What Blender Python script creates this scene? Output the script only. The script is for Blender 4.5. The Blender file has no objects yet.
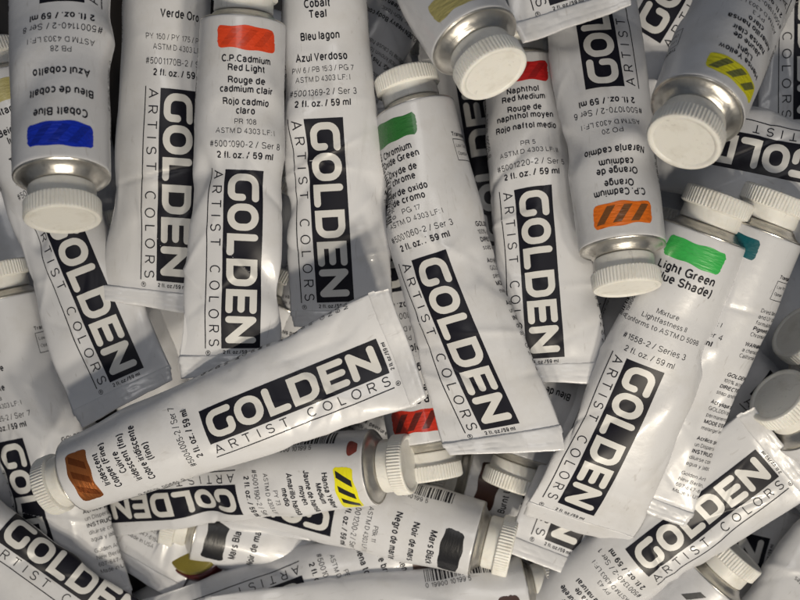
import bpy, math
import numpy as np
from mathutils import Matrix, Vector

S = bpy.context.scene
COL = S.collection
MM = 0.001

# ------------------------------------------------------------------ camera, world, lamps
TABLE = -0.106          # heights below are measured from a plane 0.45 m under the camera
CAM_H = 0.45
F = 1080.0              # focal length in photo pixels (800 px wide)
def lift(z): return z - TABLE
cam_d = bpy.data.cameras.new("camera")
cam_d.sensor_fit = 'HORIZONTAL'
cam_d.angle = 2 * math.atan(400 / F)
cam_d.clip_start = 0.01; cam_d.clip_end = 20
cam = bpy.data.objects.new("camera", cam_d)
cam_d.dof.use_dof = True; cam_d.dof.focus_distance = CAM_H - 0.005; cam_d.dof.aperture_fstop = 13
cam.location = (0, 0, lift(CAM_H)); cam.rotation_euler = (0, 0, 0)
COL.objects.link(cam); S.camera = cam

W = bpy.data.worlds.new("World"); S.world = W; W.use_nodes = True
bg = W.node_tree.nodes["Background"]
bg.inputs[0].default_value = (0.72, 0.83, 1.0, 1); bg.inputs[1].default_value = 0.085

def area_lamp(name, loc, target, size, power, col, spread=180):
    d = bpy.data.lights.new(name, 'AREA'); d.shape = 'DISK'; d.size = size
    d.energy = power; d.color = col; d.spread = math.radians(spread)
    o = bpy.data.objects.new(name, d); o.location = loc
    v = Vector(target) - Vector(loc)
    o.rotation_euler = v.to_track_quat('-Z', 'Y').to_euler()
    COL.objects.link(o); return o

for k, (dx, dz) in enumerate(((-0.17, 0.0), (-0.02, 0.10), (0.10, -0.05), (0.22, 0.06))):
    area_lamp("room_bulb", (0.13 + dx, -0.68, 0.80 + dz), (0.02, -0.02, 0.08), 0.06, 0.28, (1.0, 0.90, 0.74), 62)
area_lamp("ceiling_lamp", (-0.10, 0.35, 1.6), (0, 0, 0.08), 0.5, 3.0, (1.0, 0.97, 0.94))

S.view_settings.view_transform = 'Standard'
S.view_settings.look = 'None'
S.view_settings.exposure = 0.0
S.view_settings.gamma = 1.0

# ------------------------------------------------------------------ materials
def mat(name, col, rough=0.4, metal=0.0, spec=0.5, coat=0.0, bump=0.0, bscale=400.0, dirt=0.0, dscale=60.0, dcol=None, sss=0.0, stretch=None, scuff=0.0, vary=0.0, rings=0.0):
    m = bpy.data.materials.new(name); m.use_nodes = True
    nt = m.node_tree; b = nt.nodes["Principled BSDF"]
    b.inputs["Base Color"].default_value = (*col, 1)
    b.inputs["Roughness"].default_value = rough
    b.inputs["Metallic"].default_value = metal
    b.inputs["Specular IOR Level"].default_value = spec
    b.inputs["Coat Weight"].default_value = coat
    b.inputs["Coat Roughness"].default_value = 0.09
    if sss:
        b.inputs["Subsurface Weight"].default_value = sss
        b.inputs["Subsurface Radius"].default_value = (0.004, 0.003, 0.002)
        b.inputs["Subsurface Scale"].default_value = 0.5
    tc = nt.nodes.new("ShaderNodeTexCoord")
    info = nt.nodes.new("ShaderNodeObjectInfo")
    addv = nt.nodes.new("ShaderNodeVectorMath"); addv.operation = 'ADD'
    nt.links.new(tc.outputs["Object"], addv.inputs[0]); nt.links.new(info.outputs["Random"], addv.inputs[1])
    if stretch:
        mv = nt.nodes.new("ShaderNodeVectorMath"); mv.operation = 'MULTIPLY'; mv.inputs[1].default_value = stretch
        nt.links.new(addv.outputs[0], mv.inputs[0]); addv = mv
    if bump:
        n = nt.nodes.new("ShaderNodeTexNoise"); n.inputs["Scale"].default_value = bscale
        n.inputs["Detail"].default_value = 3
        bp = nt.nodes.new("ShaderNodeBump"); bp.inputs["Strength"].default_value = bump
        bp.inputs["Distance"].default_value = 0.001
        nt.links.new(addv.outputs[0], n.inputs["Vector"])
        nt.links.new(n.outputs["Fac"], bp.inputs["Height"])
        nt.links.new(bp.outputs[0], b.inputs["Normal"])
    if dirt:
        n = nt.nodes.new("ShaderNodeTexNoise"); n.inputs["Scale"].default_value = dscale
        n.inputs["Detail"].default_value = 6; n.inputs["Roughness"].default_value = 0.65
        r = nt.nodes.new("ShaderNodeValToRGB")
        r.color_ramp.elements[0].position = 0.50; r.color_ramp.elements[0].color = (0, 0, 0, 1)
        r.color_ramp.elements[1].position = 0.78; r.color_ramp.elements[1].color = (dirt, dirt, dirt, 1)
        mx = nt.nodes.new("ShaderNodeMix"); mx.data_type = 'RGBA'
        mx.inputs["A"].default_value = (*col, 1)
        mx.inputs["B"].default_value = (*(dcol or tuple(c * 0.5 for c in col)), 1)
        nt.links.new(addv.outputs[0], n.inputs["Vector"])
        nt.links.new(n.outputs["Fac"], r.inputs[0]); nt.links.new(r.outputs[0], mx.inputs["Factor"])
        nt.links.new(mx.outputs["Result"], b.inputs["Base Color"])
        mr = nt.nodes.new("ShaderNodeMapRange")
        mr.inputs["To Min"].default_value = rough - 0.05; mr.inputs["To Max"].default_value = min(1, rough + 0.14)
        nt.links.new(n.outputs["Fac"], mr.inputs["Value"]); nt.links.new(mr.outputs[0], b.inputs["Roughness"])
    if scuff:       # small rubbed specks and short scratches
        sc = nt.nodes.new("ShaderNodeTexNoise"); sc.inputs["Scale"].default_value = 330; sc.inputs["Detail"].default_value = 4; sc.inputs["Distortion"].default_value = 1.5
        sp = nt.nodes.new("ShaderNodeVectorMath"); sp.operation = 'MULTIPLY'; sp.inputs[1].default_value = (1, .22, 1)
        nt.links.new(addv.outputs[0], sp.inputs[0]); nt.links.new(sp.outputs[0], sc.inputs["Vector"])
        sr = nt.nodes.new("ShaderNodeValToRGB"); sr.color_ramp.elements[0].position = 0.64; sr.color_ramp.elements[0].color = (0, 0, 0, 1)
        sr.color_ramp.elements[1].position = 0.74; sr.color_ramp.elements[1].color = (scuff, scuff, scuff, 1)
        sm = nt.nodes.new("ShaderNodeMix"); sm.data_type = 'RGBA'; sm.inputs["B"].default_value = (0.34, 0.32, 0.30, 1)
        nt.links.new(sc.outputs["Fac"], sr.inputs[0]); nt.links.new(sr.outputs[0], sm.inputs["Factor"])
        nt.links.new(b.inputs["Base Color"].links[0].from_socket, sm.inputs["A"]); nt.links.new(sm.outputs["Result"], b.inputs["Base Color"])
    if vary:        # every piece a little different in tone
        hs = nt.nodes.new("ShaderNodeHueSaturation"); mp = nt.nodes.new("ShaderNodeMapRange")
        mp.inputs["To Min"].default_value = 1 - vary; mp.inputs["To Max"].default_value = 1 + vary * .4
        nt.links.new(info.outputs["Random"], mp.inputs["Value"]); nt.links.new(mp.outputs[0], hs.inputs["Value"])
        nt.links.new(b.inputs["Base Color"].links[0].from_socket, hs.inputs["Color"]); nt.links.new(hs.outputs[0], b.inputs["Base Color"])
    if rings:       # lathe turning lines
        wv = nt.nodes.new("ShaderNodeTexWave"); wv.wave_type = 'RINGS'; wv.rings_direction = 'Y'; wv.inputs["Scale"].default_value = 800; wv.inputs["Distortion"].default_value = .6
        b2 = nt.nodes.new("ShaderNodeBump"); b2.inputs["Strength"].default_value = rings; b2.inputs["Distance"].default_value = .0004
        nt.links.new(tc.outputs["Object"], wv.inputs["Vector"]); nt.links.new(wv.outputs["Fac"], b2.inputs["Height"])
        if b.inputs["Normal"].links: nt.links.new(b.inputs["Normal"].links[0].from_socket, b2.inputs["Normal"])
        nt.links.new(b2.outputs[0], b.inputs["Normal"])
    return m

M = {}
M['white'] = mat("white_laminate", (0.645, 0.65, 0.675), 0.28, 0, 0.5, 0.2, 0.14, 200, 0.45, 45, (0.47, 0.45, 0.42), scuff=.35, vary=.07)
M['cap'] = mat("cap_plastic", (0.78, 0.77, 0.73), 0.38, 0, 0.45, 0, 0.08, 420, 0.45, 110, (0.46, 0.42, 0.34), sss=0.15, scuff=.4, vary=.12)
M['metal'] = mat("bare_aluminium", (0.62, 0.60, 0.56), 0.27, 0.95, 0.5, 0, 0.35, 130, 0.6, 120, (0.36, 0.33, 0.28), scuff=.3, rings=.07)
M['black'] = mat("black_print", (0.008, 0.008, 0.014), 0.38, 0, 0.28)
M['ink'] = mat("text_ink", (0.012, 0.012, 0.018), 0.45, 0, 0.25)
M['letter'] = mat("logo_white", (0.62, 0.615, 0.60), 0.36, 0, 0.5)
M['table'] = mat("dark_table", (0.03, 0.026, 0.024), 0.5, 0, 0.4, 0, 0.1, 80, 0.5, 20, (0.05, 0.04, 0.035))

def paint(name, col, rough=0.3, metal=0.0):
    k = 'paint_' + name
    if k not in M:
        M[k] = mat(k, col, rough, metal, 0.5, 0.25, 0.16 if metal else (0.12 if max(col) < .06 else 0.32), 900, 0.75, 420, tuple(c * 0.66 for c in col), 0, (0.12, 1, 1))
    return M[k]

# ------------------------------------------------------------------ mesh helpers
def mesh_obj(name, V, Fc, m, parent, smooth=True):
    me = bpy.data.meshes.new(name)
    me.from_pydata(np.asarray(V, float).tolist(), [], Fc)
    me.materials.append(m)
    if smooth: me.polygons.foreach_set('use_smooth', [True] * len(me.polygons))
    me.update()
    o = bpy.data.objects.new(name, me); COL.objects.link(o)
    if parent: o.parent = parent
    return o

def lathe(profile, seg, rib=None):
    """profile: list of (r, y, ribbed?) ; axis = Y"""
    V, Fc = [], []
    for (r, y, rb) in profile:
        for k in range(seg):
            a = 2 * math.pi * k / seg
            rr = r
            if rb: rr = r + (0.0 if (k % 4) < 2 else -rb)
            V.append((rr * math.sin(a) * MM, y * MM, rr * math.cos(a) * MM))
    for i in range(len(profile) - 1):
        for k in range(seg):
            k2 = (k + 1) % seg
            Fc.append((i * seg + k, i * seg + k2, (i + 1) * seg + k2, (i + 1) * seg + k))
    return V, Fc

def make_lathe(name, profile, seg, m, sharp=35):
    V, Fc = lathe(profile, seg)
    me = bpy.data.meshes.new(name); me.from_pydata(V, [], Fc); me.materials.append(m)
    me.polygons.foreach_set('use_smooth', [True] * len(me.polygons)); me.update()
    me.set_sharp_from_angle(angle=math.radians(sharp))
    return me

R0 = 17.5
CAP_ME = make_lathe("cap", [(10.4, 4.8, 0), (11.6, 4.8, 0), (12.0, 5.1, 0), (12.2, 5.7, 0), (12.1, 10.0, 0), (12.15, 10.3, 0),
                            (13.0, 10.45, 0), (13.6, 10.8, 0.0), (13.9, 11.1, 0.34), (13.9, 13, .34), (13.9, 16.4, .34), (13.75, 17.0, 0.2),
                            (13.4, 17.5, 0), (12.8, 17.8, 0), (12.2, 17.8, 0), (11.7, 17.55, 0), (11.2, 17.25, 0), (6, 17.2, 0), (0.02, 17.2, 0)], 240, M['cap'], 28)
SHOULDER_ME = make_lathe("shoulder", [(R0 - 0.2, 0.2, 0), (R0 - 0.1, 0.75, 0), (R0 - 0.5, 1.15, 0), (R0 - 1.1, 1.0, 0), (R0 - 1.6, 1.0, 0), (R0 - 4, 2.6, 0),
                                      (12.6, 3.9, 0), (11.4, 4.6, 0), (10.6, 4.9, 0), (10.4, 8, 0)], 96, M['metal'], 40)

# ---- writing: a plain sans-serif drawn as strokes (cap height .72, x height .52)
def E(cx, cy, rx, ry, a0, a1, n=7):
    return [(cx + rx * math.cos(math.radians(a0 + (a1 - a0) * k / n)), cy + ry * math.sin(math.radians(a0 + (a1 - a0) * k / n))) for k in range(n + 1)]
RING = E(.235, .26, .185, .26, 0, 360, 12)
ARCH = [(.05, .30)] + E(.225, .34, .175, .18, 180, 0, 6) + [(.40, 0)]
CHARS = {
 'a': [E(.215, .36, .17, .16, 165, 0, 6) + [(.385, .06), (.43, 0)], [(.385, .31), (.22, .29)] + E(.2, .145, .16, .145, 95, 275, 6) + [(.30, .04), (.385, .14)]],
 'b': [[(.05, .72), (.05, 0)], RING], 'c': [E(.23, .26, .19, .26, 45, 315, 10)], 'd': [[(.42, .72), (.42, 0)], RING],
 'e': [[(.05, .27), (.42, .27)] + E(.235, .26, .185, .26, 10, 315, 10)], 'f': [[(.1, 0), (.1, .58)] + E(.2, .6, .1, .12, 180, 80, 4), [(0, .49), (.22, .49)]],
 'g': [RING, [(.42, .52), (.42, -.05)] + E(.235, -.05, .185, .15, 0, -150, 6)], 'h': [[(.05, .72), (.05, 0)], ARCH],
 'i': [[(.05, 0), (.05, .52)], [(.05, .62), (.05, .72)]], 'j': [[(.07, .52), (.07, -.1), (0, -.18)], [(.07, .62), (.07, .72)]],
 'k': [[(.05, .72), (.05, 0)], [(.38, .52), (.06, .20)], [(.18, .32), (.40, 0)]], 'l': [[(.05, .72), (.05, 0)]],
 'm': [[(.05, .52), (.05, 0)], [(.05, .30)] + E(.20, .34, .15, .18, 180, 0, 5) + [(.35, 0)], [(.35, .30)] + E(.50, .34, .15, .18, 180, 0, 5) + [(.65, 0)]],
 'n': [[(.05, .52), (.05, 0)], ARCH], 'o': [RING], 'p': [[(.05, .52), (.05, -.2)], RING], 'q': [[(.42, .52), (.42, -.2)], RING],
 'r': [[(.05, .52), (.05, 0)], [(.05, .30)] + E(.22, .32, .17, .18, 180, 80, 4)],
 's': [E(.2, .39, .15, .13, 25, 270, 7) + E(.2, .13, .165, .13, 85, -155, 7)], 't': [[(.12, .66), (.12, .12)] + E(.22, .12, .1, .12, 180, 280, 4), [(.02, .49), (.24, .49)]],
 'u': [[(.05, .52), (.05, .18)] + E(.225, .18, .175, .18, 180, 360, 6), [(.40, .52), (.40, 0)]], 'v': [[(.02, .52), (.21, .02), (.40, .52)]],
 'w': [[(.02, .52), (.16, .02), (.31, .50), (.46, .02), (.60, .52)]], 'x': [[(.02, .52), (.38, 0)], [(.38, .52), (.02, 0)]],
 'y': [[(.02, .52), (.21, .03)], [(.40, .52), (.16, -.16), (.05, -.18)]], 'z': [[(.03, .49), (.38, .49), (.03, .04), (.40, .04)]],
 'A': [[(.02, 0), (.29, .72), (.56, 0)], [(.11, .24), (.47, .24)]], 'B': [[(.06, 0), (.06, .72)], [(.06, .69), (.30, .69)] + E(.32, .54, .16, .15, 90, -90, 5) + [(.08, .39)], [(.32, .37)] + E(.33, .2, .19, .17, 90, -90, 6) + [(.06, .03)]],
 'C': [E(.34, .36, .29, .36, 48, 312, 12)], 'D': [[(.06, 0), (.06, .72)], [(.06, .685), (.27, .685)] + E(.27, .36, .29, .325, 90, -90, 9) + [(.06, .035)]],
 'E': [[(.06, 0), (.06, .72)], [(.06, .68), (.50, .68)], [(.06, .38), (.46, .38)], [(.06, .04), (.51, .04)]], 'F': [[(.06, 0), (.06, .72)], [(.06, .68), (.48, .68)], [(.06, .37), (.42, .37)]],
 'G': [E(.35, .36, .30, .36, 45, 345, 13), [(.38, .34), (.65, .34), (.65, .0)]], 'H': [[(.06, 0), (.06, .72)], [(.56, 0), (.56, .72)], [(.06, .38), (.56, .38)]],
 'I': [[(.06, 0), (.06, .72)]], 'J': [[(.36, .72), (.36, .18)] + E(.2, .18, .16, .18, 0, -180, 6)], 'K': [[(.06, 0), (.06, .72)], [(.54, .72), (.07, .26)], [(.22, .42), (.57, 0)]],
 'L': [[(.06, .72), (.06, 0)], [(.06, .04), (.47, .04)]], 'M': [[(.06, 0), (.06, .72)], [(.07, .70), (.36, .02), (.65, .70)], [(.66, .72), (.66, 0)]], 'N': [[(.06, 0), (.06, .72)], [(.07, .70), (.55, .02)], [(.56, 0), (.56, .72)]],
 'O': [E(.36, .36, .31, .36, 0, 360, 14)], 'P': [[(.06, 0), (.06, .72)], [(.06, .685), (.34, .685)] + E(.34, .5, .18, .185, 90, -90, 6) + [(.06, .315)]], 'Q': [E(.36, .36, .31, .36, 0, 360, 14), [(.42, .18), (.66, -.02)]],
 'R': [[(.06, 0), (.06, .72)], [(.06, .685), (.36, .685)] + E(.36, .52, .18, .165, 90, -90, 6) + [(.06, .355)], [(.36, .35), (.52, .22), (.55, 0)]],
 'S': [E(.3, .53, .22, .18, 20, 265, 8) + E(.3, .18, .24, .175, 85, -165, 8)], 'T': [[(.02, .68), (.56, .68)], [(.29, .68), (.29, 0)]],
 'U': [[(.06, .72), (.06, .24)] + E(.31, .24, .25, .23, 180, 360, 8) + [(.56, .72)]], 'V': [[(.02, .72), (.28, .02), (.54, .72)]], 'W': [[(.02, .72), (.2, .02), (.41, .70), (.62, .02), (.80, .72)]],
 'X': [[(.03, .72), (.53, 0)], [(.53, .72), (.03, 0)]], 'Y': [[(.02, .72), (.28, .32), (.54, .72)], [(.28, .32), (.28, 0)]], 'Z': [[(.05, .68), (.50, .68), (.04, .04), (.53, .04)]],
 '0': [E(.235, .35, .185, .35, 0, 360, 12)], '1': [[(.08, .55), (.22, .60), (.27, .70)], [(.27, .70), (.27, 0)]], '2': [E(.235, .51, .18, .19, 170, -30, 7) + [(.06, .06)], [(.05, .04), (.43, .04)]],
 '3': [E(.22, .53, .16, .17, 160, -90, 6), E(.22, .18, .19, .185, 90, -165, 7)], '4': [[(.33, 0), (.33, .70), (.04, .2)], [(.03, .18), (.45, .18)]], '5': [[(.40, .67), (.11, .67), (.07, .34)] + E(.235, .22, .18, .22, 140, -160, 8)],
 '6': [E(.235, .22, .185, .22, 0, 360, 10), [(.05, .22)] + E(.24, .36, .185, .34, 180, 40, 6)], '7': [[(.04, .66), (.43, .66), (.16, 0)]], '8': [E(.235, .53, .155, .165, 0, 360, 9), E(.235, .18, .19, .18, 0, 360, 10)],
 '9': [E(.235, .48, .185, .22, 0, 360, 10), [(.42, .48)] + E(.23, .34, .19, .34, 0, -140, 6)],
 '.': [[(.06, 0), (.06, .1)]], ',': [[(.07, .1), (.05, -.1)]], ':': [[(.06, 0), (.06, .1)], [(.06, .42), (.06, .52)]], '/': [[(0, -.02), (.24, .74)]], '#': [[(.12, 0), (.2, .7)], [(.32, 0), (.40, .7)], [(.03, .24), (.46, .24)], [(.05, .47), (.49, .47)]],
 '(': [E(.26, .27, .2, .5, 120, 240, 6)], ')': [E(.0, .27, .2, .5, 60, -60, 6)], '-': [[(.03, .27), (.26, .27)]], '%': [E(.16, .55, .11, .15, 0, 360, 8), E(.58, .15, .11, .15, 0, 360, 8), [(.2, 0), (.54, .7)]], "'": [[(.05, .52), (.05, .72)]],
 '\u00ae': [E(.4, .36, .36, .36, 0, 360, 16), [(.3, .18), (.3, .54), (.42, .54)] + E(.42, .46, .1, .08, 90, -90, 4) + [(.3, .38)], [(.42, .37), (.52, .18)]],
}
def thin_stroke(P, w):
    P = [np.array(p, float) for p in P]
    Q = [P[0]]
    for p in P[1:]:
        if np.linalg.norm(p - Q[-1]) > 1e-4: Q.append(p)
    N = len(Q); V = []
    closed = np.linalg.norm(Q[0] - Q[-1]) < 2e-3
    for i in range(N):
        a = Q[i] - Q[i - 1] if i else (Q[-1] - Q[-2] if closed else Q[1] - Q[0])
        b = Q[i + 1] - Q[i] if i < N - 1 else (Q[1] - Q[0] if closed else Q[-1] - Q[-2])
        a = a / np.linalg.norm(a); b = b / np.linalg.norm(b); t = a + b
        if np.linalg.norm(t) < 1e-6: t = b
        t = t / np.linalg.norm(t); nr = np.array([-t[1], t[0]]); k = w / 2 / max(.5, a @ t)
        V += [Q[i] + nr * k, Q[i] - nr * k]
    return V, [(2 * i, 2 * i + 1, 2 * i + 3, 2 * i + 2) for i in range(N - 1)]
GLYPH = {}
def glyph(ch, bold):
    if (ch, bold) not in GLYPH:
        w = (.080, .150)[bold]; V = []; Fs = []; H = []
        for q, st in enumerate(CHARS[ch]):
            v, f = thin_stroke(st, w); Fs += [tuple(i + len(V) for i in g) for g in f]; V += v; H += [q * .004] * len(v)
        V = np.array(V); xm = max(p[0] for st in CHARS[ch] for p in st)
        GLYPH[(ch, bold)] = (V, np.array(Fs), np.array(H), xm + (.135, .185)[bold])
    return GLYPH[(ch, bold)]
def set_line(st, bold):
    X = []; Fs = []; H = []; x = 0.0; n = 0; bold = int(bold)
    for ch in st:
        if ch not in CHARS: x += 0.26; continue
        V, f, h, adv = glyph(ch, bold)
        X.append(V + [x + (.04, .065)[bold], 0]); Fs.append(f + n); H.append(h); n += len(V); x += adv
    if not X: return np.zeros((0, 2)), np.zeros((0, 4), int), np.zeros(0), x
    return np.concatenate(X), np.concatenate(Fs), np.concatenate(H), x

class Flat:
    """flat print collected in label coordinates (u right, v away from the cap), mm"""
    def __init__(s): s.V = []; s.F = []; s.H = []; s.n = 0
    def add(s, V, Fc, h=0.0):
        V = np.asarray(V, float)
        for f in Fc:
            P = V[list(f)]; x, y = P[:, 0], P[:, 1]
            ar = (x * np.roll(y, -1) - y * np.roll(x, -1)).sum()
            q = [int(i) + s.n for i in f]
            s.F.append(q[::-1] if ar > 0 else q)
        s.V.append(V); s.H.append(np.zeros(len(V)) + h); s.n += len(V)
    def text(s, st, bold, size, u, v, align='C', mode='line', sx=1.0, maxw=None):
        co, fs, h, w = set_line(st, bold)
        if not len(co): return
        k = size * sx
        if maxw and w * k > maxw: k = maxw / w
        x = co[:, 0] * k; y = co[:, 1] * size
        if align == 'C': x = x - w * k / 2
        elif align == 'R': x = x - w * k
        if mode == 'line': P = np.stack([u + x, v - y], 1); s.F += (fs + s.n).tolist()
        elif mode == 'down': P = np.stack([u + y, v + x], 1); s.F += (fs + s.n).tolist()
        else: P = np.stack([u - y, v - x], 1); s.F += (fs + s.n).tolist()
        s.V.append(P); s.H.append(h); s.n += len(P)
    def rect(s, u0, v0, u1, v1, nu=1, nv=1, h=0.0):
        V = []; Fc = []
        for j in range(nv + 1):
            for i in range(nu + 1):
                V.append((u0 + (u1 - u0) * i / nu, v0 + (v1 - v0) * j / nv))
        for j in range(nv):
            for i in range(nu):
                a = j * (nu + 1) + i; Fc.append((a, a + 1, a + nu + 2, a + nu + 1))
        s.add(V, Fc, h)

def fillet(pts, rad, closed=False, n=6):
    out = []
    N = len(pts)
    for i in range(N):
        p = np.array(pts[i], float)
        r = rad[i] if isinstance(rad, (list, tuple)) else rad
        if (not closed and i in (0, N - 1)) or r <= 0:
            out.append(p); continue
        a = np.array(pts[(i - 1) % N], float) - p; b = np.array(pts[(i + 1) % N], float) - p
        la, lb = np.linalg.norm(a), np.linalg.norm(b); a /= la; b /= lb
        ang = math.acos(max(-1, min(1, a @ b))); d = min(r / math.tan(ang / 2), la * .49, lb * .49)
        rr = d * math.tan(ang / 2)
        bis = (a + b) / np.linalg.norm(a + b); c = p + bis * rr / math.sin(ang / 2)
        p0 = p + a * d - c; p1 = p + b * d - c
        t0 = math.atan2(p0[1], p0[0]); t1 = math.atan2(p1[1], p1[0])
        dt = (t1 - t0 + math.pi) % (2 * math.pi) - math.pi
        for k in range(n + 1):
            t = t0 + dt * k / n; out.append(c + rr * np.array([math.cos(t), math.sin(t)]))
    return out

def stroke(pts, w, closed=False, cap0=True, cap1=True, step=0.8, na=4):
    P = [np.array(p, float) for p in pts]
    if closed: P = P + [P[0]]
    Q = [P[0]]
    for p in P[1:]:
        d = np.linalg.norm(p - Q[-1])
        if d < 1e-6: continue
        n = max(1, int(math.ceil(d / step))); q = Q[-1].copy()
        for k in range(1, n + 1): Q.append(q + (p - q) * k / n)
    if closed: Q = Q[:-1]
    N = len(Q); V = []; Fc = []; m = na + 1
    for i in range(N):
        if closed: a = Q[i] - Q[i - 1]; b = Q[(i + 1) % N] - Q[i]
        else:
            a = Q[i] - Q[i - 1] if i else Q[1] - Q[0]; b = Q[i + 1] - Q[i] if i < N - 1 else a
        a = a / np.linalg.norm(a); b = b / np.linalg.norm(b)
        t = (a + b); t /= np.linalg.norm(t); nrm = np.array([-t[1], t[0]])
        k = w / 2 / max(0.6, a @ t)
        for j in range(m): V.append(Q[i] + nrm * k * (1 - 2 * j / na))
    for i in range(N if closed else N - 1):
        i2 = (i + 1) % N
        for j in range(na): Fc.append((m * i + j, m * i + j + 1, m * i2 + j + 1, m * i2 + j))
    def capend(i, d):       # round end built of shrinking bands
        prev = [m * i + j for j in range(m)]; half = (V[prev[0]] - V[prev[-1]]) / 2
        for r in range(1, 5):
            t = math.pi / 2 * r / 4 * .97; here = []
            for j in range(m):
                V.append(Q[i] + half * (1 - 2 * j / na) * math.cos(t) + d * (w / 2) * math.sin(t)); here.append(len(V) - 1)
            for j in range(na): Fc.append((prev[j], prev[j + 1], here[j + 1], here[j]))
            prev = here
    if not closed:
        if cap0: d = Q[0] - Q[1]; capend(0, d / np.linalg.norm(d))
        if cap1: d = Q[-1] - Q[-2]; capend(N - 1, d / np.linalg.norm(d))
    return V, Fc

# logo lettering in a 75 x 16 panel (x along the panel, y up)
def logo_letters():
    out = []; w = 2.9; h = 12.6; yb = 1.7; hw = w / 2
    def put(x, W_, pts, rad, closed=False, lv=0, c0=True, c1=True):
        P = fillet(pts, rad, closed)
        V, Fc = stroke([(p[0] + x, p[1] + yb) for p in P], w, closed, c0, c1)
        out.append((V, Fc, lv))
    def bar(x, pts, c0, c1, lv=0): put(x, 0, pts, 0, False, lv, c0, c1)
    x = 1.6; y0 = hw; y1 = h - hw; ym = h / 2; x0 = hw
    x1 = 11.2 - hw      # G
    put(x, 0, [(x1 + .3, y1), (x0, y1), (x0, y0), (x1, y0), (x1, ym - .4)], [0, 3.6, 3.6, 2.6, 0]); x += 12.3
    put(x, 0, [(x0, y0), (x0, y1), (x1, y1), (x1, y0)], 3.9, True); x += 12.5     # O
    x1 = 9.2 - hw       # L
    bar(x, [(x0, 0), (x0, y1)], False, True); bar(x, [(w, y0), (x1, y0)], False, True); x += 10.5
    x1 = 11.4 - hw      # D
    bar(x, [(x0, 0), (x0, h)], False, False); put(x, 0, [(w, y1), (x1, y1), (x1, y0), (w, y0)], [0, 4.3, 4.3, 0], False, 0, False, False); x += 12.8
    x1 = 10.2 - hw      # E
    bar(x, [(x0, 0), (x0, h)], False, False)
    for yy, xe in ((y0, x1), (ym, x1 - .4), (y1, x1)): bar(x, [(w, yy), (xe, yy)], False, True)
    x += 11.4
    x1 = 11.6 - hw      # N
    bar(x, [(x0, y0), (x0, y1)], True, True, 0); bar(x, [(x0 + .1, y1 - .1), (x1 - .1, y0 + .1)], True, True, 1); bar(x, [(x1, y0), (x1, y1)], True, True, 2)
    return out
LOGO = logo_letters()

def arc(cx, cy, rx, ry, a0, a1, n=14):
    return [(cx + rx * math.cos(math.radians(a0 + (a1 - a0) * k / n)), cy + ry * math.sin(math.radians(a0 + (a1 - a0) * k / n))) for k in range(n + 1)]
# thin line capitals, 1 x 1 cell
THIN = {
    'A': [[(0, 0), (.42, 1), (.84, 0)], [(.16, .34), (.68, .34)]],
    'R': [[(.05, 0), (.05, 1), (.45, 1)] + arc(.47, .74, .26, .26, 90, -90) + [(.05, .48)], [(.42, .45), (.74, 0)]],
    'T': [[(0, 1), (.76, 1)], [(.38, .96), (.38, 0)]],
    'I': [[(.1, 0), (.1, 1)]],
    'S': [arc(.38, .75, .31, .25, 20, 270, 16) + arc(.38, .25, .33, .25, 90, -160, 16)],
    'C': [arc(.46, .5, .42, .5, 50, 310, 22)],
    'O': [arc(.46, .5, .44, .5, 0, 345, 23) + [(.9, .5)]],
    'L': [[(.05, 1), (.05, 0), (.6, 0)]],
}
WID = {'A': .84, 'R': .74, 'T': .76, 'I': .2, 'S': .76, 'C': .9, 'O': .9, 'L': .6, ' ': .55}
def artist_lines():
    out = []; st = "ARTIST COLORS"; hgt = 3.9
    tot = sum(WID[c] for c in st) * hgt; gap = (73.5 - tot) / (len(st) - 1)
    x = 0.6
    for ch in st:
        for k, pl in enumerate(THIN.get(ch, [])):
            V, Fc = stroke([(p[0] * hgt + x, p[1] * hgt) for p in pl], 0.46, False, False, False, 0.9, 1)
            out.append((V, Fc, 0.004 * k))
        x += WID[ch] * hgt + gap
    return out
ARTIST = artist_lines()

SIDE = ["GOLDEN Heavy Body colors are", "100% acrylic. Non-toxic.", "DIRECTIONS: Clean up with", "soap and water. Dries fast.", "",
        "Acrylique: peinture", "GOLDEN de qualite pour artistes", "permanente. Non toxique.", "MODE D'EMPLOI: peut se", "melanger avec de l'eau", "",
        "Acrilico: pintura para artista", "un Dispersion acrilica", "INSTRUCCIONES: puede", "diluirse con agua. Lavar con", "agua y jabon.", "",
        "Golden Artist Colors, Inc.", "New Berlin, NY 13411", "607-847-6154", "Made in USA"]
WARN = ["Dried film is water resistant", "and UV stable. Made to ASTM", "formulation standards.", "Pigments:", "Chromium oxide", "",
        "WARNING: This product contains", "a chemical known to the State of", "California to cause harm."]
STD = "ASTM D 4303 LF: I"

# ------------------------------------------------------------------ the tubes
L0 = 148.0
PX = lambda p, z: ((p[0] - 400) / F * (CAM_H - z * MM), (300 - p[1]) / F * (CAM_H - z * MM), lift(z * MM))

TUBES = []
def T(key, A, zA, B, zB, label, loff=0, roll=0, wr=1.36, full=1.0, rs=1.0, sw=None, hatch=None, names=None, codes=None, back=False,
      bend=0.0, side=0.0, seed=None, logo=True, lo=False, bar=True, order=0, nsize=None, swatch_w=24.5, sidetext=True, dents=1.3, skew=0.0, twist=0.0, boxv=0.0, side0=68, curl=0.0):
    TUBES.append(dict(locals()))
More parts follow.
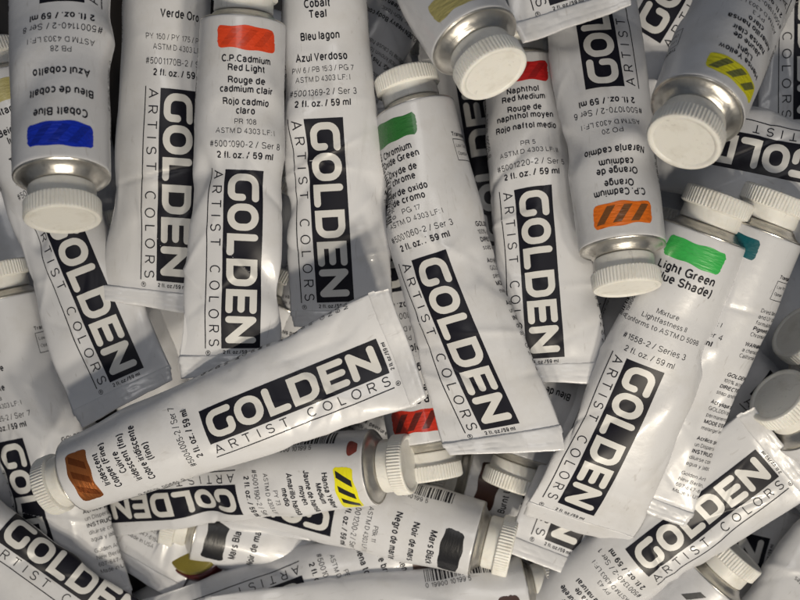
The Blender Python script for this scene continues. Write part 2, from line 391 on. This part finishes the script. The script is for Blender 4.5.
#TUBE_TABLE
T('goldgreen', (172, -65), -20, (153, 308), -24, "white paint tube lettered Verde Oro, between the blue swatch tube and the orange-red one", names=[["Green Gold"], ["Or vert"], ["Verde Oro"]],
  codes=["PY 150 / PY 175 / PG 36", STD, "#5001170B-2 / Ser 7"], sw=('gold', (.25, .28, .02)), loff=9, wr=1.3, skew=0.1)
T('cadred', (243, 26), 6, (229, 374), 4, "white paint tube with orange-red swatch lettered Red Light, crimp end down", names=[["C.P.Cadmium", "Red Light"], ["Rouge de", "cadmium clair"], ["Rojo cadmio", "claro"]],
  codes=["PR 108", STD, "#5001090-2 / Ser 8"], sw=('redlight', (.72, .06, .012)), hatch=(0.58, 0.05, 0.011), wr=1.2, loff=4.5, skew=-0.18)
T('teal', (323, -31), -8, (343, 328), -16, "white paint tube lettered Bleu lagon, top centre, logo running down to the copper tube", names=[["Cobalt", "Teal"], ["Bleu lagon"], ["Azul Verdoso"]],
  codes=["PW 6 / PB 15:3 / PG 7", STD, "#5001369-2 / Ser 3"], sw=('teal', (.0, .3, .35)), loff=-2.5, wr=1.28)
T('chrome', (415, 113), -12, (508, 453), 8, "white paint tube with dull green swatch, cap up, long diagonal logo in the centre", names=[["Chromium", "Oxide Green"], ["Oxyde de", "chrome"], ["Verde oxido", "de cromo"]],
  codes=["PG 17", STD, "#5001060-2 / Ser 3"], sw=('chrome', (.025, .15, .03)), loff=-14, wr=1.4, side=-4, twist=16, skew=0.22, side0=55)
T('naphthol', (522, 69), -32, (557, 380), -4, "white paint tube with red swatch lettered Naphthol under another tube's cap", names=[["Naphthol", "Red Medium"], ["Rouge de", "naphthol moyen"], ["Rojo naftol medio"]],
  codes=["PR 5", "ASTM D 4303 LF: II", "#5001220-2 / Ser 5"], sw=('naph', (.45, .012, .012)), hatch=(.30, .01, .01), loff=-3, wr=1.35, bend=-8, skew=0.15)
T('titan', (474, 41), 42, (330, -200), -22, "paint tube at top centre with pale olive smear, its white cap pointing at the viewer", sw=('buff', (.45, .40, .16)), loff=3, swatch_w=18)
T('flap', (474, -300), 20, (577, 25), 30, "white paint tube whose flat crimp end crosses the top edge right of centre", sw=('flapc', (.2, .2, .2)), loff=0)
T('orange', (622, 247), 12, (580, -85), -26, "white paint tube with orange striped swatch, cap down, right of centre", names=[["C.P. Cadmium", "Orange"], ["Orange de", "cadmium"], ["Naranja cadmio"]],
  codes=["PO 20", STD, "#5001070-2 / Ser 6"], sw=('orange', (.78, .17, .01)), hatch=(.18, .07, .02), wr=1.2, loff=1.5)
T('hansalight', (697, 110), 50, (795, -125), -25, "paint tube with yellow striped swatch at upper right, bare metal shoulder toward the viewer", names=[["Hansa Yellow", "Light"], ["Jaune de", "hansa clair"], ["Amarillo hansa", "claro"]],
  codes=["PY 3", "ASTM D 4303 LF: II", "#5001180-2 / Ser 3"], sw=('yellow', (.70, .66, .02)), hatch=(.16, .17, .05), loff=-5)
T('go', (566, 166), -50, (744, -140), -40, "paint tube at the top edge, right of the orange swatch tube, logo slanting upward")
T('farright', (800, -210), -50, (810, 146), -46, "paint tube at the upper right edge showing only its thin vertical lettering")
T('gold_r', (962, 205), 6, (626, 128), -18, "paint tube lying sideways under the big yellow tube cap with its logo upside down")
T('lightgreen', (704, 236), 2, (578, 545), -18, "white paint tube with bright green swatch, cap up, right of centre", names=[["Light Green", "(Blue Shade)"]],
  codes=["Mixture", "Lightfastness II", "Conforms to ASTM D 5098", "#1558-2 / Series 3"], sw=('lgreen', (.04, .42, .08)), nsize=4.6, bend=-6, wr=1.36, loff=-5, rs=1.04, boxv=-2, sidetext=False, curl=-13)
T('turq', (761, 232), -2, (638, 512), -25, "white paint tube with dark teal swatch tucked behind the bright green swatch tube", names=[["Turquois"]], codes=["PB 15:4 / PG 7", STD, "#5001390-2 / Ser 4"],
  sw=('dteal', (.0, .09, .11)), loff=-15, wr=1.3)
T('under_lg', (664, 252), -62, (552, 570), -44, "paint tube beneath the bright green swatch tube, last logo letter showing at its crimp")
T('sienna', (540, 620), -60, (787, 448), -14, "paint tube at lower right with its logo slanting up to the right edge", names=[["Raw Sienna"], ["Terre de", "sienne naturelle"], ["Tierra de", "siena natural"]],
  codes=["PY 43", STD, "#5001340-2 / Ser 1"], sw=('sienna', (.36, .15, .02)))
T('leftdiag', (2, 84), -36, (127, 404), -26, "white paint tube on the left under the blue swatch tube, logo slanting down right", names=[["Titan Buff"], ["Beige titane", "lumineux"], ["Titan crema"]],
  codes=["PW 6:1", STD, "#5001370-2 / Ser 2"], sw=('buff', (.45, .40, .16)), loff=5)
T('irid', (6, 300), -60, (86, 612), -66, "paint tube at the left edge, its logo passing under the copper tube's cap", names=[["Iridescent", "Silver (Fine)"], ["Argent", "iridescente"], ["Plata", "brillante"]],
  codes=["Mica", STD, "#5004025-2 / Ser 7"], sw=('silver', (.5, .5, .5)), loff=-12)
T('bottomleft', (-122, 461), -42, (138, 663), -54, "paint tube at the lower left corner with its logo slanting down to the right", loff=17)
T('copper', (80, 474), -8, (408, 343), 22, "white paint tube with metallic copper swatch, lying across the lower left with the logo upright", names=[["Iridescent", "Copper (Fine)"], ["Cuivre", "iridescent (fin)"], ["Cobre iridiscente", "(fino)"]],
  codes=["#5004005-2 / Ser 7"], sw=('copper', (.74, .24, .07)), hatch=(0.4, 0.11, 0.03), rs=0.92, wr=1.5, loff=-1)
T('hansamed', (374, 467), -30, (86, 493), -76, "white paint tube with yellow black-striped swatch, cap right, just below the copper tube", names=[["Hansa Yellow", "Medium"], ["Jaune de hansa", "moyen"], ["Amarillo hansa", "medio"]],
  codes=["PY 73", "ASTM D 4303 LF: I", "#5001190-2 / Ser 3"], sw=('yellow2', (.75, .70, .01)), hatch=(.02, .02, .02), rs=0.96, loff=8)
T('mars', (476, 538), -52, (165, 454), -78, "white paint tube with black swatch lettered Mars Black, bottom centre", names=[["Mars Black"], ["Noir de mars"], ["Negro de marte"]],
  codes=["PBk 11", STD, "#5001200-2 / Ser 1"], sw=('marsblack', (.012, .012, .014)), loff=8)
T('burnt', (524, 592), -58, (205, 648), -56, "paint tube along the bottom edge with dark brown swatch, half out of the frame", names=[["Burnt Umber"], ["Terre d'ombre"], ["Tierra sombra"]], codes=["PBr 7", STD, "#5001030-2 / Ser 1"], sw=('umber', (.05, .02, .015)), loff=8)
T('t24', (434, 536), -72, (140, 652), -72, "paint tube under the bottom edge tube, its lettering upside down", names=[["Burnt Sienna"], ["Terre brulee"], ["Siena tostada"]], codes=["PBr 7", STD, "#5001040-2 / Ser 1"], sw=('umber', (.05, .02, .015)))
T('redsw', (427, 441), -44, (372, 95), -62, "paint tube with scarlet striped swatch, cap down, under the copper and dull green tubes", names=[["C.P.Cadmium", "Red Medium"], ["Rouge cadmium"], ["Rojo cadmio"]], codes=["PR 108", STD, "#5001100-2 / Ser 8"],
  sw=('scarlet', (.55, .03, .012)), hatch=(.12, .015, .01), loff=4)
T('bursmall', (466, 477), -84, (790, 560), -84, "paint tube in the gap at lower centre with small dark brown swatch under a cap", names=[["Burnt Umber"], ["Terre d'ombre"]], codes=[STD], sw=('umber', (.05, .02, .015)))
T('cobaltturq', (521, 452), -60, (627, 130), -62, "paint tube under the red swatch tube's crimp, cap lying in the gap below", names=[["Cobalt", "Turquois"], ["Bleu de cobalt"]], codes=["PB 36", STD, "#5001144-2 / Ser 7"])
T('usa', (285, 310), -80, (140, 580), -74, "back of a paint tube with its crimp, below the yellow black-striped swatch tube", back=True, wr=1.15)
T('crimp40', (476, 285), -88, (325, 556), -78, "paint tube whose folded crimp sticks out under the black swatch tube lettered Mars Black", back=True)
T('crimp41', (330, 240), -80, (264, 534), -66, "paint tube showing only a crimp corner, left of the folded crimp at bottom centre", back=True)
T('bone', (201, 525), -80, (520, 606), -90, "paint tube in the lower left gap with black swatch beside its bare metal shoulder", names=[["Mars Black"], ["Noir de mars"]], codes=["PBk 9", STD], sw=('marsblack', (.012, .012, .014)))
T('caplow', (800, 418), -18, (985, 600), -76, "paint tube at the right edge, lower of two caps facing up left there")
T('caphigh', (822, 352), -36, (1000, 500), -80, "paint tube at the right edge, upper of two caps facing up left there")
T('bluegray', (644, 300), -68, (877, 519), -68, "shaded paint tube right of the bright green swatch tube, logo going down right", loff=8)
T('cornerback', (675, 745), -62, (905, 470), -50, "paint tube at the lower right corner showing its back print", back=True)
T('zinc', (712, 578), -45, (500, 800), -70, "paint tube at lower right with grey striped swatch, cap pointing up right", names=[["Zinc White"], ["Blanc de zinc"]], codes=["PW 4", STD], hatch=(.10, .10, .10))
T('under_naph', (518, 395), -66, (466, 40), -66, "paint tube in the gap left of the Naphthol tube, its logo reading upward")
T('darktop', (300, 160), -62, (470, -150), -58, "paint tube back at top centre in shade beside the pale olive smear tube", back=True)
T('behindcap', (250, 40), -84, (570, 140), -84, "paint tube in shade behind the dull green swatch tube's cap", back=True)
T('vert37', (720, 46), -76, (730, 390), -84, "paint tube showing one logo letter above the bright green swatch tube's cap")
T('cobalt', (62, 176), 52, (56, -170), 6, "white paint tube with blue swatch at upper left, cap pointing down with bare metal shoulder", names=[["Cobalt Blue"], ["Bleu de cobalt"], ["Azul cobalto"]],
  codes=["PB 28", STD, "#5001140-2 / Ser 8"], sw=('cobalt', (.005, .03, .50)), hatch=(0.004, 0.022, 0.34), wr=1.2, loff=-5)
# deeper tubes seen only through the gaps
for k, (A, B) in enumerate([((60, 20), (90, 380)), ((200, 60), (170, 420)), ((330, 100), (300, 460)), ((620, 30), (600, 380)), ((560, 330), (760, 120)), ((700, 330), (800, 640)), ((620, 420), (640, 760)),
                            ((20, 420), (300, 620)), ((480, 620), (160, 560)), ((120, 640), (440, 480)), ((760, 200), (830, 540)), ((430, 40), (700, -60)), ((20, 640), (-60, 300)), ((-30, 60), (40, 420)), ((110, 250), (200, 560)), ((640, 640), (900, 560))]):
    T('deep%d' % k, A, -90, B, -90, "white paint tube buried deep in the pile, seen only through gaps", lo=True)

def profile(t, full):
    """relative half thickness of a filled tube: round at the shoulder, a wedge towards the crimp"""
    s = np.clip(t, 0, 1)
    e = 1.75 * full
    return np.clip(1 - s ** e, 0, 1) * (1 - 0.10 * np.sin(np.pi * s))

def build(t, idx):
    rng = np.random.default_rng(1000 + (t['seed'] if t['seed'] is not None else idx))
    A = np.array(PX(t['A'], t['zA'])); B = np.array(PX(t['B'], t['zB']))
    v = B - A; L = np.linalg.norm(v); v /= L; Lm = L / MM
    up = np.array([0, 0, 1.0]); n = up - v * (up @ v); n /= np.linalg.norm(n); u = np.cross(n, v)
    r = math.radians(t['roll'] + (180 if t['back'] else 0))
    n, u = n * math.cos(r) + u * math.sin(r), u * math.cos(r) - n * math.sin(r)
    root = bpy.data.objects.new("paint_tube", None); COL.objects.link(root)
    root.empty_display_size = 0.02
    root.matrix_world = Matrix(((u[0], -v[0], n[0], A[0]), (u[1], -v[1], n[1], A[1]), (u[2], -v[2], n[2], A[2]), (0, 0, 0, 1)))
    root['label'] = t['label']; root['category'] = 'paint tube'; root['group'] = 'paint tubes heaped in a pile'
    rs = t['rs']; R = R0 * rs; k = Lm / L0
    sgn = -1 if t['back'] else 1
    # ---- grid of the body
    nv, nu = (60, 64) if t['lo'] else (150, 120)
    crimp = 7.0
    vend = Lm - crimp
    vv = np.concatenate([[-0.9, -0.75, -0.4], np.linspace(0, vend, nv)])
    f = np.linspace(-0.5, 0.5, nu + 1)
    tt = np.clip(vv / vend, 0, 1)
    a = R * (1 + (t['wr'] - 1) * (tt ** 1.1) * (1.15 - .15 * tt))
    b = np.maximum(R * profile(tt, t['full']), 0.55)
    for i, q in enumerate((1.3, 0.55, 0.12)): a[i] = R - q; b[i] = R - q
    th = np.linspace(-math.pi, math.pi, 721)
    G = np.zeros((len(vv), nu + 1, 3)); N = np.zeros_like(G); PER = np.zeros(len(vv)); TH = np.zeros((len(vv), nu + 1))
    for i in range(len(vv)):
        x = a[i] * np.sin(th); z = b[i] * np.cos(th)
        s = np.concatenate([[0], np.cumsum(np.hypot(np.diff(x), np.diff(z)))]); PER[i] = s[-1]
        q = np.interp((f + 0.5) * s[-1], s, th); TH[i] = q
        G[i, :, 0] = a[i] * np.sin(q); G[i, :, 1] = vv[i]; G[i, :, 2] = b[i] * np.cos(q)
        nn = np.stack([b[i] * np.sin(q), 0 * q, a[i] * np.cos(q)], 1); N[i] = nn / np.linalg.norm(nn, axis=1)[:, None]
    U = f[None, :] * PER[:, None]; Vv = np.repeat(vv[:, None], nu + 1, 1)
    per = 2 * math.pi * R
    env = np.clip((Vv - 8) / 26, 0, 1) ** 1.2
    thick = np.clip(b / 6.0, 0.05, 1)[:, None]
    D = np.zeros_like(U)
    def wrapd(x): return (x + per / 2) % per - per / 2
    for q in range(34):       # broad dents and bulges
        cu = rng.uniform(-per / 2, per / 2); cv = rng.uniform(15, vend); su = rng.uniform(4, 14); sv = rng.uniform(6, 22); an = rng.uniform(-.6, .6)
        du = wrapd(U - cu); dv = Vv - cv
        x = du * math.cos(an) + dv * math.sin(an); y = -du * math.sin(an) + dv * math.cos(an)
        D += rng.normal(0, 1.05) * np.exp(-(x / su) ** 2 - (y / sv) ** 2)
    for q in range(26):       # narrow creases
        cu = rng.uniform(-per / 2, per / 2); cv = vend * (1 - abs(rng.normal(0, .38))); an = rng.normal(0, .7) + (math.pi / 2 if rng.random() < .35 else 0)
        ln = rng.uniform(6, 22); w = rng.uniform(.9, 2.2)
        du = wrapd(U - cu); dv = Vv - cv
        x = du * math.cos(an) + dv * math.sin(an); y = -du * math.sin(an) + dv * math.cos(an)
        D += rng.choice([-1, 1]) * rng.uniform(.2, .7) * np.exp(-np.abs(x / w) ** 1.4 - (y / ln) ** 2)
    for q in range(7):        # thumb dents with a firm edge
        cu = rng.uniform(-per / 2, per / 2); cv = rng.uniform(35, vend - 8); su = rng.uniform(4, 9); sv = rng.uniform(6, 14); an = rng.uniform(-.9, .9)
        du = wrapd(U - cu); dv = Vv - cv
        x = du * math.cos(an) + dv * math.sin(an); y = -du * math.sin(an) + dv * math.cos(an)
        D -= rng.uniform(.3, 1.1) / (1 + np.exp(7 * (np.hypot(x / su, y / sv) - 1)))
    for q in range(7):        # pleats running up from the crimp
        cu = rng.uniform(-per / 2, per / 2); w = rng.uniform(1.2, 3.5); ln = rng.uniform(10, 38); an = rng.normal(0, .18)
        D += rng.choice([-1, 1]) * rng.uniform(.3, 1.0) * np.exp(-(wrapd(U - cu - an * (vend - Vv)) / w) ** 2 - ((vend - Vv) / ln) ** 2)
    G += N * (D * env * thick * t['dents'])[..., None]
    # sheet waviness shared by both faces towards the crimp, and the long bends
    ph = rng.uniform(0, 6.28, 4)
    def warp(P):
        s = np.clip(P[..., 1] / Lm, 0, 1)
        w = (np.sin(P[..., 0] * .11 + ph[0]) * .9 + np.sin(P[..., 0] * .23 + ph[1] + P[..., 1] * .03) * .45) * s ** 4 * t['dents']
        P = P.copy()
        P[..., 2] += w + t['bend'] * sgn * s ** 3 + t['curl'] * sgn * s ** 10 + rng_b * np.sin(math.pi * s) 
        P[..., 0] += t['side'] * np.sin(math.pi * s)
        P[..., 1] += sk * P[..., 0] * s ** 14
        return P
    rng_b = rng.normal(0, .8); sk = rng.normal(0, .05) + t['skew']
    G = warp(G)
    # normals of the final sheet
    du = np.gradient(G, axis=1); dv = np.gradient(G, axis=0)
    NN = np.cross(dv, du); NN /= np.linalg.norm(NN, axis=2)[..., None] + 1e-12
    flip = np.sign((NN * N).sum(2)); NN *= np.where(flip == 0, 1, flip)[..., None]
    def loc(P): return np.stack([P[..., 0], -P[..., 1], P[..., 2]], -1) * MM     # label frame -> object frame (Y towards the cap)
    nr = len(vv); Vb = loc(G[:, :-1]).reshape(-1, 3)
    Fb = [(i * nu + j, i * nu + (j + 1) % nu, (i + 1) * nu + (j + 1) % nu, (i + 1) * nu + j) for i in range(nr - 1) for j in range(nu)]
    mesh_obj("tube_body", Vb, Fb, M['white'], root)
    # ---- crimp: the sheet folded over on itself
    ac = a[-1] * 1.004; nx = 40
    xs = np.linspace(-ac, ac, nx + 1); ys = [vend - 0.9, vend - .75, vend - .2, vend + 1.5, vend + 1.9, vend + 2.3, vend + 3.8, vend + 4.2, vend + 4.6, Lm - .5, Lm - .1, Lm]
    hs = [0.56, 0.78, 0.95, 0.92, 0.90, 0.92, 0.95, 0.86, 0.95, 0.9, .7, .3]
    top = np.zeros((len(ys), nx + 1, 3)); bot = np.zeros_like(top)
    jit = rng.normal(0, .12, (len(ys), nx + 1))
    jag = np.cumsum(rng.normal(0, .05, nx + 1)); jag -= jag.mean()
    for i, (y, h) in enumerate(zip(ys, hs)):
        edge = np.clip((ac - np.abs(xs)) / .8, .25, 1)
        sh = 1 - 0.006 * i * (i > 3)
        top[i, :, 0] = xs * sh; top[i, :, 1] = y + jag * (.4 + .06 * i); top[i, :, 2] = h * edge + jit[i] * .5
        bot[i] = top[i]; bot[i, :, 2] = -h * edge
    top, bot = warp(top), warp(bot)
    Vc = np.concatenate([loc(top).reshape(-1, 3), loc(bot).reshape(-1, 3)]); w = nx + 1; off = len(ys) * w; Fc = []
    for i in range(len(ys) - 1):
        for j in range(nx):
            q = i * w + j
            Fc += [(q, q + 1, q + w + 1, q + w), (off + q, off + q + w, off + q + w + 1, off + q + 1)]
        for j in (0, nx):
            q = i * w + j; Fc.append((q, q + w, off + q + w, off + q))
    for j in range(nx):
        q = (len(ys) - 1) * w + j; Fc.append((q, q + 1, off + q + 1, off + q)); Fc.append((j, off + j, off + j + 1, j + 1))
    mesh_obj("crimp_fold", Vc, Fc, M['white'], root)
    # ---- metal shoulder and cap
    for nm, me in (("shoulder", SHOULDER_ME), ("cap", CAP_ME)):
        o = bpy.data.objects.new(nm, me); COL.objects.link(o); o.parent = root
        o.scale = (rs, rs, rs); o.rotation_euler = (0, rng.uniform(0, 6.28), 0)
    if t['lo']: return root
    # ---- print on the sheet
    vi = np.arange(nr, dtype=float)
    def onto(flat, h0):
        P = np.concatenate(flat.V); H = np.concatenate(flat.H) + h0
        w_ = P[:, 1] * k; uu = P[:, 0] * rs + t['loff'] + t['twist'] * w_ / Lm
        ii = np.interp(w_, vv, vi); i0 = np.clip(ii.astype(int), 0, nr - 2); fi = ii - i0
        pr = np.interp(w_, vv, PER)
        ff = (uu / pr + .5) % 1.0
        jj = ff * nu; j0 = np.clip(jj.astype(int), 0, nu - 1); fj = jj - j0
        def samp(Q):
            return ((1 - fi) * (1 - fj))[:, None] * Q[i0, j0] + ((1 - fi) * fj)[:, None] * Q[i0, j0 + 1] + (fi * (1 - fj))[:, None] * Q[i0 + 1, j0] + (fi * fj)[:, None] * Q[i0 + 1, j0 + 1]
        X = samp(G); Nn = samp(NN)
        return loc(X + Nn * H[:, None])
    def put(name, flat, m, h, parent=root):
        if not flat.V: return None
        return mesh_obj(name, onto(flat, h), flat.F, m, parent)
    # swatch
    sw = t['sw']; so = root
    if sw:
        nm, col = sw; W2 = t['swatch_w'] / 2; fl = Flat()
        nx_, ny_ = 40, 14; Vs = []
        e1 = rng.normal(0, .12, ny_ + 1); e2 = rng.normal(0, .12, ny_ + 1); c1 = rng.uniform(-.6, .6); c2 = rng.uniform(-.6, .6)
        for j in range(ny_ + 1):
            y = j / ny_
            for i in range(nx_ + 1):
                x = i / nx_ * 2 - 1
                rx = 1 - .10 * abs(2 * y - 1) ** 6
                py = 4.0 + 9.2 * y + (.5 * math.sin(3 * x + idx) + .35 * math.sin(7 * x + 2 * idx)) * (y - .5) * 1.2 + c1 * x * .6
                px_ = x * W2 * rx + (e1[j] if x < -.9 else 0) + (e2[j] if x > .9 else 0) + (y - .5) * c2 * 2
                Vs.append((px_, py))
        fl.add(Vs, [(j * (nx_ + 1) + i, j * (nx_ + 1) + i + 1, (j + 1) * (nx_ + 1) + i + 1, (j + 1) * (nx_ + 1) + i) for j in range(ny_) for i in range(nx_)])
        so = put("colour_swatch", fl, paint(nm, col, 0.27 if nm == 'copper' else 0.32, 0.9 if nm in ('copper', 'silver') else 0), 0.06)
    if t['hatch']:
        fl = Flat()
        for c in (-6.8, 0.2, 7.0):
            V = []; n_ = 8
            for j in range(n_ + 1):
                y = 5.2 + 6.8 * j / n_
                for i in range(4): V.append((c + 2.6 - 5.2 * j / n_ + (i / 3 - .5) * 3.3, y))
            fl.add(V, [(j * 4 + i, j * 4 + i + 1, j * 4 + i + 5, j * 4 + i + 4) for j in range(n_) for i in range(3)])
        put("hatch_marks", fl, paint('hatch_' + (sw[0] if sw else t['key']), t['hatch'], .27, 0.9 if t['key'] == 'copper' else 0), 0.10, so)
    if t['key'] == 'hansamed':
        fl = Flat(); V = [(-21, 4.2)]; n_ = 22; fc = [(0, q + 1, (q + 1) % n_ + 1) for q in range(n_)]
        for g in range(1, 6):
            for q in range(n_):
                a_ = 2 * math.pi * q / n_
                V.append((-21 + .72 * g * math.cos(a_) * (1 + .2 * math.sin(3 * a_)), 4.2 + .62 * g * math.sin(a_) * (1 + .2 * math.cos(2 * a_))))
            if g > 1: fc += [(1 + (g - 2) * n_ + q, 1 + (g - 2) * n_ + (q + 1) % n_, 1 + (g - 1) * n_ + (q + 1) % n_, 1 + (g - 1) * n_ + q) for q in range(n_)]
        fl.add(V, fc); put("paint_smear", fl, paint('smear', (.22, .045, .035)), .08)
    # names and codes
    fl = Flat(); names = t['names'] or []; ns = t['nsize'] or (3.5 if sum(len(g) for g in (t['names'] or [])) > 4 else 3.9)
    nl = sum(len(g) for g in names)
    if names:
        y = 18.0; step = ns * 1.04
        for g in names:
            for s in g: fl.text(s, True, ns, 0, y + ns * .1, 'C', sx=.92, maxw=27); y += step
            y += (1.3 if nl > len(names) + 1 else 4.2)
    put("colour_name_text", fl, M['ink'], 0.10)
    fl = Flat(); codes = t['codes'] or []
    if codes:
        pos = [43.4, 47.2, 52.8][-len(codes):] if len(codes) <= 3 else [37, 40.6, 44.4, 52.0]
        for s, y in zip(codes, pos):
            big = s.startswith('#')
            fl.text(s, False, 3.4 if big else 2.9, 0, y, 'C')
        fl.text("2 fl. oz. / 59 ml", len(codes) <= 3, 3.4, 0, 57.2, 'C')
    put("code_text", fl, M['ink'], 0.10)
    fl = Flat(); fl.text("2 fl. oz./59 ml", True, 2.0, -1, 139.3, 'C'); fl.text("\u00ae", False, 2.6, -13.5, 139.8, 'C')
    put("volume_text", fl, M['ink'], 0.10)
    # logo panel
    fl = Flat(); bv = t['boxv']; fl.rect(-8, 62 + bv, 8, 137 + bv, 24, 110); pan = put("logo_panel", fl, M['black'], 0.11)
    fl = Flat()
    for V, Fc, lv in LOGO: fl.add([(p[1] - 8, 62 + bv + p[0]) for p in V], Fc, lv * .006)
    put("logo_lettering", fl, M['letter'], 0.21, pan)
    fl = Flat()
    for V, Fc, h in ARTIST: fl.add([(p[1] - 13.0, 62 + bv + p[0]) for p in V], Fc, h)
    fl.rect(-14.9, 61.5 + bv, -14.45, 137 + bv, 1, 60)
    put("artist_lettering", fl, M['ink'], 0.10)
    # small print on the side
    cut = 40 if t['back'] else 17; x0 = 24.5
    if t['sidetext']:
        if t['key'] == 'turq' or t['back']:
            fl = Flat(); y = 34.0
            for s in WARN:
                if s: fl.text(s[:cut], s.startswith(("WARN", "Pigm")), 2.5, x0, y, 'L')
                y += 3.0 if s else 2.2
            put("warning_text", fl, M['ink'], 0.10)
        fl = Flat(); y = t['side0']
        for s in SIDE:
            if s: fl.text(s[:cut], s.startswith(("GOLDEN H", "DIREC", "Acryl", "MODE", "Acril", "INSTR")), 2.5, x0, y, 'L')
            y += 3.35 if s else 2.2
        put("side_text", fl, M['ink'], 0.10)
        fl = Flat(); fl.text("Transparency", True, 2.2, x0 + 2, 16.6, 'L')
        for (p, q) in (((x0 + 2, 18), (x0 + 13, 18)), ((x0 + 13, 18), (x0 + 13, 27)), ((x0 + 13, 27), (x0 + 2, 27)), ((x0 + 2, 27), (x0 + 2, 18))):
            V, Fc = stroke([p, q], .25, False, False, False, 1.0, 1); fl.add(V, Fc)
        fl.text("Low Tint", False, 1.9, x0 + 3, 21.3, 'L'); fl.text("Opaque", False, 1.9, x0 + 3, 24.6, 'L')
        put("transparency_box", fl, M['ink'], 0.10)
    # barcode
    fl = Flat(); q = 13.0; bo = (0 if t['key'] in ('mars', 'hansamed', 'cobalt', 'burnt') else -t['loff'] / rs)
    while q < 44:
        w_ = rng.choice([.33, .33, .66, .99]); fl.rect(-32.5 + bo, q, -24.1 + bo, q + w_, 6, 1); q += w_ + rng.choice([.33, .45, .7])
    fl.text("0 19900 10199 5", False, 3.0, -21.2 + bo, 44, 'L', 'up', maxw=33)
    put("barcode", fl, M['ink'], 0.10)
    return root

for i, t in enumerate(TUBES): build(t, i)

# ------------------------------------------------------------------ a small lid lying in the lower left gap
lp = PX((196, 546), -78)
root = bpy.data.objects.new("jar_lid", None); COL.objects.link(root)
root.location = lp; root.rotation_euler = (math.radians(62), math.radians(-14), 0)
root['label'] = "dark red lid with an olive yellow top, in the lower left gap between tubes"; root['category'] = "lid"
red = mat("lid_red", (.09, .012, .012), .25, 0, .5, .3, .1, 300, .4, 80); olive = mat("lid_olive", (.22, .18, .03), .3, 0, .5, .2, .1, 300, .5, 80)
for nm, prof, mm in (("lid_skirt", [(15.0, -9, 0), (15.3, -8.6, 0), (15.3, -1, 0), (14.9, 0, 0), (14.2, .3, 0)], red), ("lid_top", [(14.2, .25, 0), (13.6, 2.6, 0), (12.8, 3.0, 0), (0.02, 3.2, 0)], olive)):
    o = bpy.data.objects.new(nm, make_lathe(nm, prof, 64, mm)); COL.objects.link(o); o.parent = root

# ------------------------------------------------------------------ table under the pile
V = [(-1.5, -1.5, 0), (1.5, -1.5, 0), (1.5, 1.5, 0), (-1.5, 1.5, 0), (-1.5, -1.5, -.03), (1.5, -1.5, -.03), (1.5, 1.5, -.03), (-1.5, 1.5, -.03)]
o = mesh_obj("table_top", V, [(0, 1, 2, 3), (7, 6, 5, 4), (0, 4, 5, 1), (1, 5, 6, 2), (2, 6, 7, 3), (3, 7, 4, 0)], M['table'], None, False)
o['kind'] = 'structure'
